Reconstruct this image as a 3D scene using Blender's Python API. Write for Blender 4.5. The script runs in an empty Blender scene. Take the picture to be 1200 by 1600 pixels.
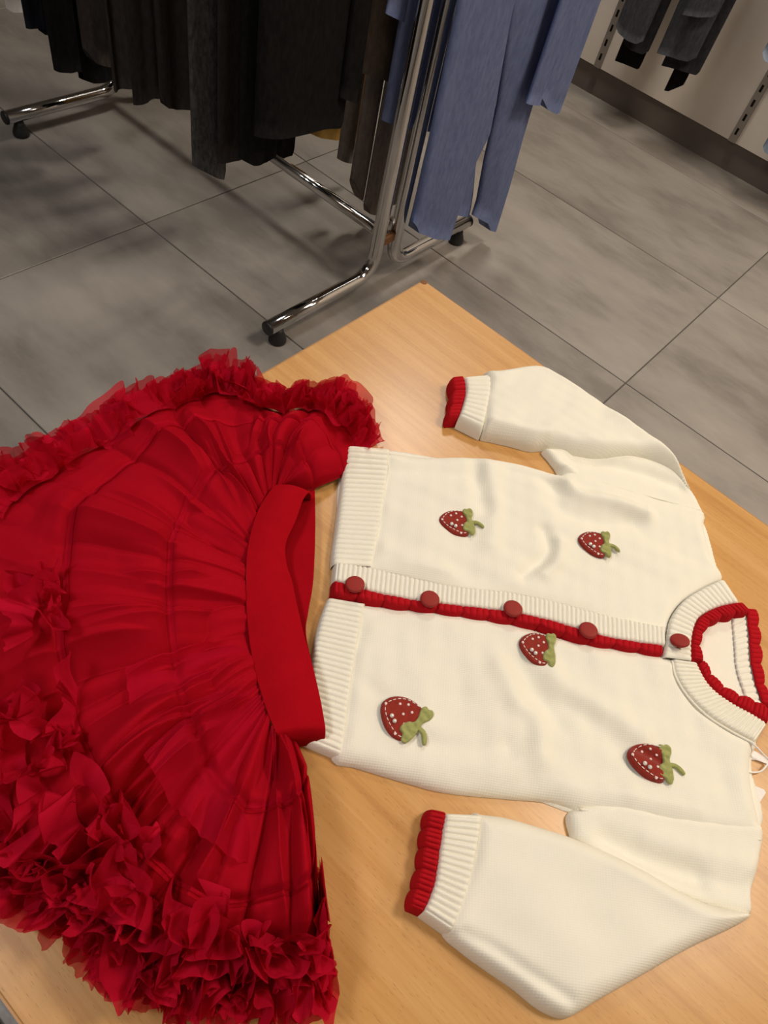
import bpy, math, random
import numpy as np
from mathutils import Matrix, Vector

# ------------------------------------------------------------------ camera
H = 1.213                                   # lens height above the floor
TZ = 0.626                                  # table top height
F = 1126.5                                  # focal length in pixels of a 1200 px wide frame
R = np.array([[0.73206868, 0.65619639, 0.18298018],
              [0.62205278, -0.53440843, -0.57223943],
              [-0.27771529, 0.53274189, -0.79941247]])
scene = bpy.context.scene
col = scene.collection
cam = bpy.data.cameras.new('camera')
cam.sensor_fit = 'HORIZONTAL'
cam.sensor_width = 36.0
cam.lens = F / 1200 * 36.0
cam.clip_start = 0.02
co = bpy.data.objects.new('camera', cam)
col.objects.link(co)
M = Matrix.Identity(4)
for i in range(3):
    M[i][0] = R[0][i]
    M[i][1] = -R[1][i]
    M[i][2] = -R[2][i]
M.translation = (0, 0, H)
co.matrix_world = M
scene.camera = co

# ------------------------------------------------------------------ world, light, exposure
w = bpy.data.worlds.new('world')
scene.world = w
w.use_nodes = True
w.node_tree.nodes['Background'].inputs[0].default_value = (0.80, 0.86, 1.0, 1)
w.node_tree.nodes['Background'].inputs[1].default_value = 0.05
scene.view_settings.view_transform = 'Standard'
scene.view_settings.look = 'None'
scene.view_settings.gamma = 1.0
scene.view_settings.use_curve_mapping = False
scene.view_settings.exposure = 0.0
CEIL = 2.9
# x, y, size, power, colour
LAMPS = [(-1.24, 2.28, 0.40, 22, (1.0, 0.91, 0.80)),
         (0.75, 1.55, 0.60, 34, (1.0, 0.88, 0.73)),
         (0.95, -0.85, 0.60, 8, (1.0, 0.88, 0.72)),
         (-0.95, -0.85, 0.60, 21, (0.95, 0.95, 0.97)),
         (2.1, 2.25, 0.60, 20, (1.0, 0.80, 0.64))]

# ------------------------------------------------------------------ helpers
rng = np.random.default_rng(7)
random.seed(7)


def tag(o, label=None, cat=None, group=None, kind=None):
    if label: o['label'] = label
    if cat: o['category'] = cat
    if group: o['group'] = group
    if kind: o['kind'] = kind
    return o


def empty(name, loc):
    o = bpy.data.objects.new(name, None)
    o.empty_display_size = 0.05
    o.location = loc
    col.objects.link(o)
    return o


def root_of(o):
    while o.parent: o = o.parent
    return o


def obj(name, verts, faces, m, parent=None, smooth=True, origin=None):
    """verts in world space; a child keeps its root's origin"""
    v = np.asarray(verts, float)
    if parent is not None:
        org = np.array(root_of(parent).location)
    else:
        org = np.array(origin if origin is not None else (0, 0, 0), float)
    me = bpy.data.meshes.new(name)
    f = faces
    me.from_pydata((v - org).tolist(), [], f.tolist() if isinstance(f, np.ndarray) else f)
    if smooth:
        me.polygons.foreach_set('use_smooth', np.ones(len(me.polygons), bool))
    if m is not None:
        me.materials.append(m)
    me.update()
    o = bpy.data.objects.new(name, me)
    col.objects.link(o)
    if parent is not None:
        o.parent = parent
    else:
        o.location = org
    return o


class MB:
    """collects pieces of one mesh"""
    def __init__(self): self.v = []; self.f = []
    def add(self, v, f):
        n = len(self.v)
        self.v += [tuple(map(float, p)) for p in v]
        self.f += [tuple(int(i) + n for i in q) for q in f]
        return self
    def box(self, a, b):
        x0, y0, z0 = a; x1, y1, z1 = b
        v = [(x0, y0, z0), (x1, y0, z0), (x1, y1, z0), (x0, y1, z0), (x0, y0, z1), (x1, y0, z1), (x1, y1, z1), (x0, y1, z1)]
        return self.add(v, [(0, 3, 2, 1), (4, 5, 6, 7), (0, 1, 5, 4), (1, 2, 6, 5), (2, 3, 7, 6), (3, 0, 4, 7)])
    def bbox(self, a, b, e):
        """box with chamfered edges"""
        x0, y0, z0 = a; x1, y1, z1 = b
        rings = [(e, z0), (0, z0 + e), (0, z1 - e), (e, z1)]
        v = []
        for i, z in rings:
            v += [(x0 + i + e * 0, y0 + i, z), (x1 - i, y0 + i, z), (x1 - i, y1 - i, z), (x0 + i, y1 - i, z)]
        f = [(0, 3, 2, 1), (12, 13, 14, 15)]
        for r in range(3):
            for k in range(4):
                f.append((r * 4 + k, r * 4 + (k + 1) % 4, r * 4 + 4 + (k + 1) % 4, r * 4 + 4 + k))
        return self.add(v, f)
    def tube(self, pts, r, n=16, cap=True):
        P = np.array(pts, float)
        T = np.gradient(P, axis=0)
        T /= np.linalg.norm(T, axis=1)[:, None]
        up = np.array([0.31, 0.17, 0.93]) if abs(T[0][2]) < 0.9 else np.array([1.0, 0.1, 0])
        v = []
        N = np.cross(T[0], up); N /= np.linalg.norm(N)
        rr = np.broadcast_to(np.asarray(r, float), (len(P),))
        for i in range(len(P)):
            N = N - T[i] * (N @ T[i]); N /= np.linalg.norm(N)
            B = np.cross(T[i], N)
            for k in range(n):
                a = 2 * math.pi * k / n
                v.append(P[i] + rr[i] * (math.cos(a) * N + math.sin(a) * B))
        f = []
        for i in range(len(P) - 1):
            for k in range(n):
                f.append((i * n + k, i * n + (k + 1) % n, (i + 1) * n + (k + 1) % n, (i + 1) * n + k))
        if cap:
            f.append(tuple(range(n))[::-1]); f.append(tuple((len(P) - 1) * n + k for k in range(n)))
        return self.add(v, f)
    def lathe(self, prof, c, n=24, ax=None):
        """prof: (r, h) pairs; c centre; ax: 3x3 frame (columns)"""
        A = np.eye(3) if ax is None else ax
        c = np.array(c, float); v = []
        for r, h in prof:
            for k in range(n):
                a = 2 * math.pi * k / n
                v.append(c + A @ np.array([r * math.cos(a), r * math.sin(a), h]))
        f = []
        for i in range(len(prof) - 1):
            for k in range(n):
                f.append((i * n + k, i * n + (k + 1) % n, (i + 1) * n + (k + 1) % n, (i + 1) * n + k))
        f.append(tuple((len(prof) - 1) * n + k for k in range(n)))
        f.append(tuple(range(n))[::-1])
        return self.add(v, f)
    def build(self, name, m, parent=None, smooth=False, origin=None):
        return obj(name, self.v, self.f, m, parent, smooth, origin)


def ray(x, y):
    return R.T @ np.array([(x - 600) / F, (y - 800) / F, 1.0])


def T2(pts, z=0.008):
    """photo points -> XY on the plane z above the table top"""
    out = []
    for x, y in pts:
        d = ray(x, y); out.append((d * (-(H - TZ - z) / d[2]))[:2])
    return np.array(out)


def onX(x, y, X):
    d = ray(x, y); p = d * X / d[0]
    return np.array([X, p[1], H + p[2]])


def spline(P, n, closed=False, smooth=True):
    """Catmull-Rom through P, n points evenly spaced by length"""
    P = np.array(P, float)
    if smooth and len(P) > 2:
        Q = np.vstack([P[-1], P, P[0], P[1]]) if closed else np.vstack([2 * P[0] - P[1], P, 2 * P[-1] - P[-2]])
        out = []
        m = len(Q) - 3
        for i in range(m):
            p0, p1, p2, p3 = Q[i:i + 4]
            t = np.linspace(0, 1, 16, endpoint=False)[:, None]
            out.append(0.5 * (2 * p1 + (p2 - p0) * t + (2 * p0 - 5 * p1 + 4 * p2 - p3) * t ** 2 + (3 * p1 - p0 - 3 * p2 + p3) * t ** 3))
        C = np.vstack(out + [Q[m + 1][None]])
    else:
        C = np.vstack([P, P[:1]]) if closed else P
    L = np.r_[0, np.cumsum(np.linalg.norm(np.diff(C, axis=0), axis=1))]
    s = np.linspace(0, L[-1], n, endpoint=not closed)
    return np.stack([np.interp(s, L, C[:, k]) for k in range(C.shape[1])], 1)


def grid_faces(nu, nv, wrap=False):
    i, j = np.meshgrid(np.arange(nu if wrap else nu - 1), np.arange(nv - 1), indexing='ij')
    i2 = (i + 1) % nu
    return np.stack([i * nv + j, i2 * nv + j, i2 * nv + j + 1, i * nv + j + 1], -1).reshape(-1, 4)


def segdist(Pt, C, closed=True):
    A = C; B = np.roll(C, -1, 0)
    if not closed: A, B = C[:-1], C[1:]
    best = np.full(len(Pt), 1e9); near = np.zeros_like(Pt)
    for a, b in zip(A, B):
        ab = b - a; q = ab @ ab + 1e-15
        t = np.clip(((Pt - a) @ ab) / q, 0, 1)
        c = a + t[:, None] * ab
        d = np.hypot(*(Pt - c).T)
        m = d < best
        best[m] = d[m]; near[m] = c[m]
    return best, near


def inside(Pt, C):
    x, y = Pt.T
    r = np.zeros(len(Pt), bool)
    for (x0, y0), (x1, y1) in zip(C, np.roll(C, -1, 0)):
        if y0 == y1: continue
        c = ((y0 > y) != (y1 > y)) & (x < (x1 - x0) * (y - y0) / (y1 - y0) + x0)
        r ^= c
    return r


def vnoise(P, scale, seed):
    """cheap smooth noise from sines, about -1..1"""
    g = np.random.default_rng(seed)
    r = np.zeros(len(P))
    for k in range(7):
        a = g.uniform(0, 2 * math.pi); f = g.uniform(0.6, 1.5) / scale * 2 * math.pi
        r += np.sin((P[:, 0] * math.cos(a) + P[:, 1] * math.sin(a)) * f + g.uniform(0, 6.28))
    return r / 3.5


def cloth(name, outline, hfun, m, parent, step=0.0015, base=TZ + 0.0005, n=160, smooth=True):
    """a soft flat piece of knit: rounded edge, height from hfun(P, d)"""
    C = spline(outline, n, True, smooth)
    lo = C.min(0) - 2 * step; hi = C.max(0) + 2 * step
    nx, ny = int((hi[0] - lo[0]) / step) + 1, int((hi[1] - lo[1]) / step) + 1
    X, Y = np.meshgrid(lo[0] + np.arange(nx) * step, lo[1] + np.arange(ny) * step, indexing='ij')
    P = np.stack([X.ravel(), Y.ravel()], 1)
    ins = inside(P, C)
    fc = grid_faces(nx, ny)
    k = ins[fc].sum(1) >= 1
    fc = fc[k]
    used = np.unique(fc)
    idx = -np.ones(len(P), int); idx[used] = np.arange(len(used))
    P = P[used]; ins = ins[used]; fc = idx[fc]
    d, near = segdist(P, C)
    d = np.where(ins, d, 0.0)
    P = np.where(ins[:, None], P, near)
    z = base + hfun(P, d)
    return obj(name, np.c_[P, z], fc, m, parent)


def dome(d, T, r):
    u = np.clip(d / r, 0, 1)
    return T * np.sqrt(np.clip(1 - (1 - u) ** 2, 0, 1))


def ridges(P, L):
    """L: (px polyline, amplitude, width)"""
    h = np.zeros(len(P))
    for pts, a, wd in L:
        C = spline(T2(pts, 0.01), 24)
        d, _ = segdist(P, C, False)
        h += a * np.exp(-(d / wd) ** 2)
    return h


def strip(name, A, B, n, zf, m, parent, nt=9, edge=None, ts=None):
    """cloth band between two long edges (world XY); zf(s, t) gives height; edge(s) pushes B outward"""
    A = spline(A, n); B = spline(B, n)
    s = np.linspace(0, 1, n)
    if edge is not None:
        D = B - A; D /= np.linalg.norm(D, axis=1)[:, None]
        B = B + D * edge(s)[:, None]
    t = np.array(ts) if ts is not None else 0.5 - 0.5 * np.cos(np.linspace(0, 1, nt) * math.pi)
    nt = len(t)
    P = A[:, None, :] * (1 - t)[None, :, None] + B[:, None, :] * t[None, :, None]
    S, Tt = np.meshgrid(s, t, indexing='ij')
    z = zf(S, Tt)
    return obj(name, np.c_[P.reshape(-1, 2), z.ravel()], grid_faces(n, nt), m, parent)


# ------------------------------------------------------------------ materials
def mat(name, rgb, rough=0.6, metal=0.0, spec=0.5, sheen=0.0):
    m = bpy.data.materials.new(name)
    m.use_nodes = True
    b = m.node_tree.nodes['Principled BSDF']
    b.inputs['Base Color'].default_value = (*rgb, 1)
    b.inputs['Roughness'].default_value = rough
    b.inputs['Metallic'].default_value = metal
    b.inputs['Specular IOR Level'].default_value = spec
    if sheen:
        b.inputs['Sheen Weight'].default_value = sheen
        b.inputs['Sheen Roughness'].default_value = 0.5
    return m


def nd(m, kind, **kw):
    n = m.node_tree.nodes.new(kind)
    for k, v in kw.items(): setattr(n, k, v)
    return n


def ln(m, a, ao, b, bi): m.node_tree.links.new(a.outputs[ao], b.inputs[bi])


def coords(m, rot=(0, 0, 0), scale=(1, 1, 1)):
    tc = nd(m, 'ShaderNodeTexCoord'); mp = nd(m, 'ShaderNodeMapping')
    mp.inputs['Rotation'].default_value = rot; mp.inputs['Scale'].default_value = scale
    ln(m, tc, 'Object', mp, 'Vector')
    return mp


def ramp(m, stops):
    r = nd(m, 'ShaderNodeValToRGB')
    e = r.color_ramp.elements
    while len(e) < len(stops): e.new(0.5)
    for q, (p, c) in zip(e, stops):
        q.position = p; q.color = (*c, 1) if len(c) == 3 else c
    return r


def noise(m, src, scale, detail=4, rough=0.55):
    n = nd(m, 'ShaderNodeTexNoise')
    n.inputs['Scale'].default_value = scale; n.inputs['Detail'].default_value = detail; n.inputs['Roughness'].default_value = rough
    ln(m, src, 0, n, 'Vector')
    return n


def bump(m, src, out, strength, dist):
    b = nd(m, 'ShaderNodeBump')
    b.inputs['Strength'].default_value = strength; b.inputs['Distance'].default_value = dist
    ln(m, src, out, b, 'Height')
    p = m.node_tree.nodes['Principled BSDF']
    ln(m, b, 'Normal', p, 'Normal')
    return b


def knit(name, rgb, ang, cells=420.0, depth=0.0009):
    m = mat(name, rgb, 0.95, 0, 0.10, 0.0)
    mp = coords(m, (0, 0, ang))
    w1 = nd(m, 'ShaderNodeTexWave', bands_direction='X'); w1.inputs['Scale'].default_value = cells * 0.33
    w2 = nd(m, 'ShaderNodeTexWave', bands_direction='Y'); w2.inputs['Scale'].default_value = cells * 0.45
    for q in (w1, w2):
        q.inputs['Distortion'].default_value = 0.6; q.inputs['Detail'].default_value = 1; ln(m, mp, 0, q, 'Vector')
    mu = nd(m, 'ShaderNodeMath', operation='ADD'); ln(m, w1, 'Fac', mu, 0); ln(m, w2, 'Fac', mu, 1)
    nz = noise(m, mp, 900, 3)
    ad = nd(m, 'ShaderNodeMath', operation='MULTIPLY_ADD'); ln(m, nz, 'Fac', ad, 0); ad.inputs[1].default_value = 0.9; ln(m, mu, 0, ad, 2)
    bump(m, ad, 0, 0.13, depth)
    return m


def fabric(name, rgb, rough=0.95, var=0.25, sc=60, bmp=0.0006, sheen=0.2):
    m = mat(name, rgb, rough, 0, 0.15, sheen)
    mp = coords(m)
    nz = noise(m, mp, sc, 5)
    r = ramp(m, [(0.3, [c * (1 - var) for c in rgb]), (0.7, [min(1, c * (1 + var)) for c in rgb])])
    ln(m, nz, 'Fac', r, 0); ln(m, r, 0, m.node_tree.nodes['Principled BSDF'], 'Base Color')
    n2 = noise(m, mp, 700, 2); bump(m, n2, 'Fac', 0.5, bmp)
    return m


GA = math.radians(-36.4)       # the cardigan lies turned on the table
CREAM = (0.835, 0.795, 0.675)
M_knit = knit('cream_knit', CREAM, GA)
M_rib = knit('cream_rib_knit', CREAM, GA, 500, 0.0006)
M_redknit = knit('red_knit', (0.42, 0.007, 0.012), GA, 500, 0.0010)
M_button = mat('red_button_cover', (0.29, 0.026, 0.019), 0.55, 0, 0.2)
M_felt = fabric('red_felt', (0.255, 0.026, 0.016), var=0.12, sc=300)
M_green = fabric('green_felt', (0.33, 0.34, 0.115), var=0.12, sc=300)
M_thread = mat('white_thread', (0.85, 0.78, 0.72), 0.8)
M_dot = mat('pink_white_print', (0.80, 0.62, 0.58), 0.7)
M_pearl = mat('pearl', (0.80, 0.76, 0.70), 0.12, 0.25, 0.8)
M_paper = mat('white_card', (0.80, 0.74, 0.70), 0.6)
M_string = mat('white_cord', (0.85, 0.82, 0.76), 0.7)


def wood():
    m = mat('beech_veneer', (0.62, 0.36, 0.14), 0.29, 0, 0.42)
    mp = coords(m, (0, 0, 0), (0.55, 9.0, 1.0))
    n1 = noise(m, mp, 6, 6, 0.6)
    mp2 = coords(m, (0, 0, 0.02), (1.5, 60.0, 1.0))
    n2 = noise(m, mp2, 7, 4, 0.6)
    mx = nd(m, 'ShaderNodeMath', operation='MULTIPLY_ADD'); ln(m, n2, 'Fac', mx, 0); mx.inputs[1].default_value = 0.45; ln(m, n1, 'Fac', mx, 2)
    r = ramp(m, [(0.40, (0.44, 0.205, 0.058)), (0.72, (0.56, 0.292, 0.092)), (0.95, (0.62, 0.345, 0.125))])
    ln(m, mx, 0, r, 0)
    # short dark pores along the grain
    mp3 = coords(m, (0, 0, 0), (26, 300, 1))
    vo = nd(m, 'ShaderNodeTexVoronoi'); vo.inputs['Scale'].default_value = 3.2; ln(m, mp3, 0, vo, 'Vector')
    fr = ramp(m, [(0.08, (0.55, 0.5, 0.45)), (0.20, (1, 1, 1))]); ln(m, vo, 'Distance', fr, 0)
    mul = nd(m, 'ShaderNodeMixRGB', blend_type='MULTIPLY'); mul.inputs[0].default_value = 0.8
    ln(m, r, 0, mul, 1); ln(m, fr, 0, mul, 2)
    b = m.node_tree.nodes['Principled BSDF']
    ln(m, mul, 0, b, 'Base Color')
    bump(m, n2, 'Fac', 0.06, 0.0005)
    return m


M_wood = wood()
M_edge = mat('table_edge_band', (0.42, 0.20, 0.06), 0.4)
M_legm = mat('grey_powder_coat', (0.22, 0.22, 0.22), 0.5)


def tile_mat():
    m = mat('concrete_look_tile', (0.2, 0.18, 0.16), 0.42, 0, 0.35)
    tc = nd(m, 'ShaderNodeTexCoord'); oi = nd(m, 'ShaderNodeObjectInfo')
    ad = nd(m, 'ShaderNodeVectorMath', operation='MULTIPLY_ADD')
    cx = nd(m, 'ShaderNodeCombineXYZ')
    for k in range(3): ln(m, oi, 'Random', cx, k)
    ln(m, cx, 0, ad, 0); ad.inputs[1].default_value = (13.7, 29.1, 7.3); ln(m, tc, 'Object', ad, 2)
    mp = nd(m, 'ShaderNodeMapping'); mp.inputs['Scale'].default_value = (1.0, 2.6, 1); ln(m, ad, 0, mp, 0)
    n1 = noise(m, mp, 2.3, 6, 0.62)
    r = ramp(m, [(0.36, (0.205, 0.184, 0.163)), (0.52, (0.288, 0.260, 0.232)), (0.66, (0.335, 0.304, 0.272))])
    ln(m, n1, 'Fac', r, 0)
    ln(m, r, 0, m.node_tree.nodes['Principled BSDF'], 'Base Color')
    n2 = noise(m, mp, 40, 3)
    rr = ramp(m, [(0.3, (0.36, 0.36, 0.36)), (0.7, (0.52, 0.52, 0.52))]); ln(m, n2, 'Fac', rr, 0)
    ln(m, rr, 0, m.node_tree.nodes['Principled BSDF'], 'Roughness')
    return m


M_tile = tile_mat()
M_grout = mat('dark_grout', (0.105, 0.096, 0.087), 0.9)
M_wall = fabric('painted_wall_panel', (0.86, 0.78, 0.69), 0.8, 0.03, 3, 0.0001, 0)
M_wallb = mat('painted_wall', (0.55, 0.52, 0.48), 0.85)
M_ceil = mat('dark_ceiling', (0.30, 0.29, 0.28), 0.9)
M_plinth = mat('grey_plinth', (0.150, 0.125, 0.105), 0.6)
M_steel = mat('slotted_steel', (0.36, 0.33, 0.30), 0.42, 0.75)
M_slot = mat('slot_painted_shade', (0.03, 0.025, 0.02), 0.9)  # near-black colour paints in the shade behind the upright's slots
M_chrome = mat('chrome', (0.60, 0.59, 0.58), 0.09, 1.0)
M_black = mat('black_rubber', (0.012, 0.012, 0.012), 0.5)
M_rust = mat('brown_weld', (0.22, 0.10, 0.04), 0.6, 0.5)
M_frame = mat('white_lamp_frame', (0.8, 0.8, 0.8), 0.5)

# ------------------------------------------------------------------ the setting
X0, X1, Y0, Y1 = -5.0, 3.4, -3.2, 3.0
fl = obj('floor', [(X0, Y0, -0.004), (X1, Y0, -0.004), (X1, Y1 + 0.1, -0.004), (X0, Y1 + 0.1, -0.004)], [(0, 1, 2, 3)], M_grout, None, False)
tag(fl, 'grey concrete-look tiled shop floor', kind='structure')
TW, TD, GX, GY = 1.2056, 0.6, -1.480, 1.0188          # tile size; a joint crossing read from the photo
tmb = MB(); g = 0.0016
tmb.bbox((-TW / 2 + g, -TD / 2 + g, -0.010), (TW / 2 - g, TD / 2 - g, 0.0), 0.0012)
tile_me = None
for i in range(-3, 5):
    for j in range(-7, 4):
        cx, cy = GX + (i + 0.5) * TW, GY + (j + 0.5) * TD
        if cx - TW / 2 < X0 or cx + TW / 2 > X1 or cy - TD / 2 < Y0 or cy - TD / 2 > Y1: continue
        if tile_me is None:
            o = tmb.build('tile', M_tile, fl); tile_me = o.data
        else:
            o = bpy.data.objects.new('tile', tile_me); col.objects.link(o); o.parent = fl
        o.location = (cx, cy, 0.0)
tag(MB().box((X0, Y1, 0.10), (X1, Y1 + 0.1, CEIL)).build('wall_back', M_wall), 'beige painted wall panel behind the shop fittings', kind='structure')
tag(MB().box((X0, Y1 + 0.012, 0), (X1, Y1 + 0.1, 0.10)).build('baseboard_back', M_plinth), 'dark grey recessed plinth at the foot of the wall', kind='structure')
tag(MB().box((X0 - 0.1, Y0, 0), (X0, Y1 + 0.1, CEIL)).build('wall_left', M_wallb), 'plain painted far wall', kind='structure')
tag(MB().box((X1, Y0, 0), (X1 + 0.1, Y1 + 0.1, CEIL)).build('wall_right', M_wallb), 'plain painted side wall', kind='structure')
tag(MB().box((X0, Y0 - 0.1, 0), (X1, Y0, CEIL)).build('wall_front', M_wallb), 'plain painted wall behind the viewer', kind='structure')
tag(MB().box((X0, Y0, CEIL), (X1, Y1 + 0.1, CEIL + 0.1)).build('ceiling', M_ceil), 'dark shop ceiling', kind='structure')

for k, (x, y, s, pw, c) in enumerate(LAMPS):
    rt = empty('ceiling_light', (x, y, CEIL))
    where = ['over the wall fittings', 'over the wooden table', 'behind the viewer', 'over the left aisle', 'beyond the table end'][k]
    tag(rt, 'square recessed ceiling light ' + where, 'lamp', 'ceiling lights')
    fm = MB(); h = s / 2
    for a, b in (((-h - .03, -h - .03), (h + .03, -h)), ((-h - .03, h), (h + .03, h + .03)), ((-h - .03, -h), (-h, h)), ((h, -h), (h + .03, h))):
        fm.box((x + a[0], y + a[1], CEIL - 0.02), (x + b[0], y + b[1], CEIL))
    fm.build('frame', M_frame, rt)
    L = bpy.data.lights.new('lamp_light', 'AREA'); L.shape = 'SQUARE'; L.size = s; L.energy = pw; L.color = c; L.spread = math.radians(150)
    lo = bpy.data.objects.new('diffuser', L); col.objects.link(lo); lo.parent = rt; lo.location = (0, 0, -0.012)

# slotted uprights on the wall
for k, X in enumerate((-1.262, -0.652)):
    rt = empty('slotted_upright', (X, Y1, 0.10))
    tag(rt, ['steel slotted upright left of the wall-hung grey trousers', 'steel slotted upright right of the wall-hung grey trousers'][k], 'shelf upright', 'slotted wall uprights')
    mb = MB()
    mb.box((X - 0.014, Y1 - 0.012, 0.102), (X - 0.0105, Y1, 2.2)); mb.box((X + 0.0105, Y1 - 0.012, 0.102), (X + 0.014, Y1, 2.2))
    z = 0.102; cut = []
    while z < 2.15:
        mb.box((X - 0.0105, Y1 - 0.012, z), (X + 0.0105, Y1 - 0.010, z + 0.026))
        mb.box((X - 0.0105, Y1 - 0.012, z + 0.026), (X - 0.0045, Y1 - 0.010, z + 0.050)); mb.box((X + 0.0045, Y1 - 0.012, z + 0.026), (X + 0.0105, Y1 - 0.010, z + 0.050))
        z += 0.050
    mb.build('rail', M_steel, rt)
    MB().box((X - 0.0105, Y1 - 0.0025, 0.102), (X + 0.0105, Y1 - 0.001, 2.2)).build('channel_back', M_slot, rt)

# ------------------------------------------------------------------ table
TX0, TX1, TY0, TY1 = -0.424, 0.98, -0.080, 0.718
tb = empty('display_table', ((TX0 + TX1) / 2, (TY0 + TY1) / 2, 0))
tag(tb, 'beech veneer display table carrying the red skirt and cream cardigan', 'table')
mb = MB().bbox((TX0, TY0, TZ - 0.025), (TX1, TY1, TZ), 0.0012)
mb.build('table_top', M_wood, tb)
e = 0.0012
mb = MB()
mb.box((TX0 - e, TY0, TZ - 0.0245), (TX0 + .0005, TY1, TZ - 0.001)); mb.box((TX1 - .0005, TY0, TZ - 0.0245), (TX1 + e, TY1, TZ - 0.001))
mb.box((TX0, TY1 - .0005, TZ - 0.0245), (TX1, TY1 + e, TZ - 0.001)); mb.box((TX0, TY0 - e, TZ - 0.0245), (TX1, TY0 + .0005, TZ - 0.001))
mb.build('edge_band', M_edge, tb)
mb = MB().lathe([(0.0045, 0), (0.0045, 0.0006), (0.003, 0.0009)], (TX0 + 0.003, TY1 - 0.003, TZ - 0.0003), 12)
mb.build('corner_chip', mat('worn_corner', (0.20, 0.075, 0.02), 0.7), tb)
for sx in (TX0 + 0.06, TX1 - 0.10):
    for sy in (TY0 + 0.05, TY1 - 0.09):
        MB().bbox((sx, sy, 0.0), (sx + 0.04, sy + 0.04, TZ - 0.025), 0.002).build('leg', M_legm, tb)
mb = MB()
mb.box((TX0 + .07, TY0 + .06, TZ - .085), (TX1 - .07, TY0 + .08, TZ - .025)); mb.box((TX0 + .07, TY1 - .08, TZ - .085), (TX1 - .07, TY1 - .06, TZ - .025))
mb.box((TX0 + .07, TY0 + .06, TZ - .085), (TX0 + .09, TY1 - .06, TZ - .025)); mb.box((TX1 - .09, TY0 + .06, TZ - .085), (TX1 - .07, TY1 - .06, TZ - .025))
mb.build('apron', M_legm, tb)

# ------------------------------------------------------------------ cardigan
cg_c = T2([(820, 970)])[0]
cg = empty('cardigan', (cg_c[0], cg_c[1], TZ))
tag(cg, 'cream knit cardigan with red scalloped trim and strawberry patches laid on the table', 'cardigan')
ZB = TZ + 0.0005


def puff(T, r, amp, sc, seed, L=(), lo=0.0):
    def h(P, d):
        k = np.clip(d / r, 0, 1)
        return dome(d, T, r) + k * (amp * vnoise(P, sc, seed) + amp * 0.45 * vnoise(P, sc * 0.4, seed + 9) + ridges(P, L)) + lo
    return h


back = [(545, 712), (700, 716), (870, 745), (1000, 760), (1090, 800), (1125, 895), (1150, 948), (1172, 965), (1180, 1020), (1188, 1080), (1196, 1130),
        (1182, 1160), (1176, 1200), (1184, 1300), (1000, 1300), (895, 1270), (800, 1238), (600, 1200), (482, 1155), (492, 1030), (525, 890)]
cloth('back_panel', T2(back, 0.003), puff(0.0035, 0.006, 0.0004, 0.06, 3), M_knit, cg, 0.003)

up_front = [(595, 710), (665, 712), (740, 712), (800, 720), (846, 732), (874, 741), (893, 734), (960, 757), (1030, 777), (1099, 797), (1103, 825), (1116, 872), (1132, 904),
            (1100, 925), (1070, 945), (1052, 970), (1046, 1000), (1044, 1018), (1000, 996), (940, 972), (870, 950), (800, 936), (740, 930), (660, 914), (600, 900), (568, 893), (573, 862), (582, 820), (590, 760)]
crU = [([(560, 712), (600, 712)], 0.0085, 0.022), ([(742, 715), (748, 760), (758, 800)], -0.0045, 0.010), ([(760, 720), (770, 790), (764, 850)], 0.0039, 0.010),
       ([(872, 742), (900, 775), (960, 790), (1005, 805)], 0.0075, 0.009), ([(862, 760), (880, 800), (930, 815), (990, 820)], -0.0051, 0.012),
       ([(850, 830), (858, 862), (835, 885), (815, 900)], -0.0048, 0.007), ([(872, 850), (868, 880), (850, 900)], 0.0042, 0.008),
       ([(590, 735), (680, 742), (740, 745)], -0.0030, 0.010), ([(600, 860), (640, 880), (700, 895)], 0.0030, 0.010),
       ([(800, 735), (850, 750), (880, 770)], -0.0030, 0.010)]
cloth('front_panel', T2(up_front), puff(0.0125, 0.016, 0.0013, 0.07, 11, crU), M_knit, cg, 0.0014)

lo_front = [(555, 945), (600, 945), (700, 955), (800, 972), (900, 1000), (1000, 1015), (1048, 1026), (1062, 1040), (1066, 1062), (1082, 1088), (1110, 1115), (1142, 1136), (1186, 1158), (1176, 1185), (1178, 1230),
            (1190, 1285), (1192, 1311), (1120, 1302), (1040, 1290), (960, 1272), (900, 1264), (880, 1257), (850, 1250), (800, 1246), (700, 1236), (640, 1221), (560, 1197), (520, 1184), (530, 1120), (537, 1070), (544, 1020), (550, 985)]
crL = [([(780, 1040), (800, 1090), (835, 1130), (842, 1180)], 0.0045, 0.010), ([(812, 1035), (838, 1080), (870, 1125)], -0.0045, 0.010),
       ([(862, 1058), (930, 1105), (1000, 1150)], 0.0045, 0.012), ([(880, 1100), (940, 1140), (990, 1190)], -0.0033, 0.012),
       ([(655, 1160), (730, 1175), (790, 1170)], -0.0039, 0.010), ([(560, 1060), (590, 1090), (580, 1140)], -0.0024, 0.010),
       ([(720, 1185), (780, 1195), (850, 1200)], 0.0033, 0.012), ([(870, 1240), (960, 1245), (1060, 1262)], 0.0023, 0.012),
       ([(560, 1000), (580, 960), (650, 948)], -0.0027, 0.008)]
cloth('front_panel', T2(lo_front), puff(0.0120, 0.016, 0.0013, 0.07, 23, crL), M_knit, cg, 0.0014)


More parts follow.
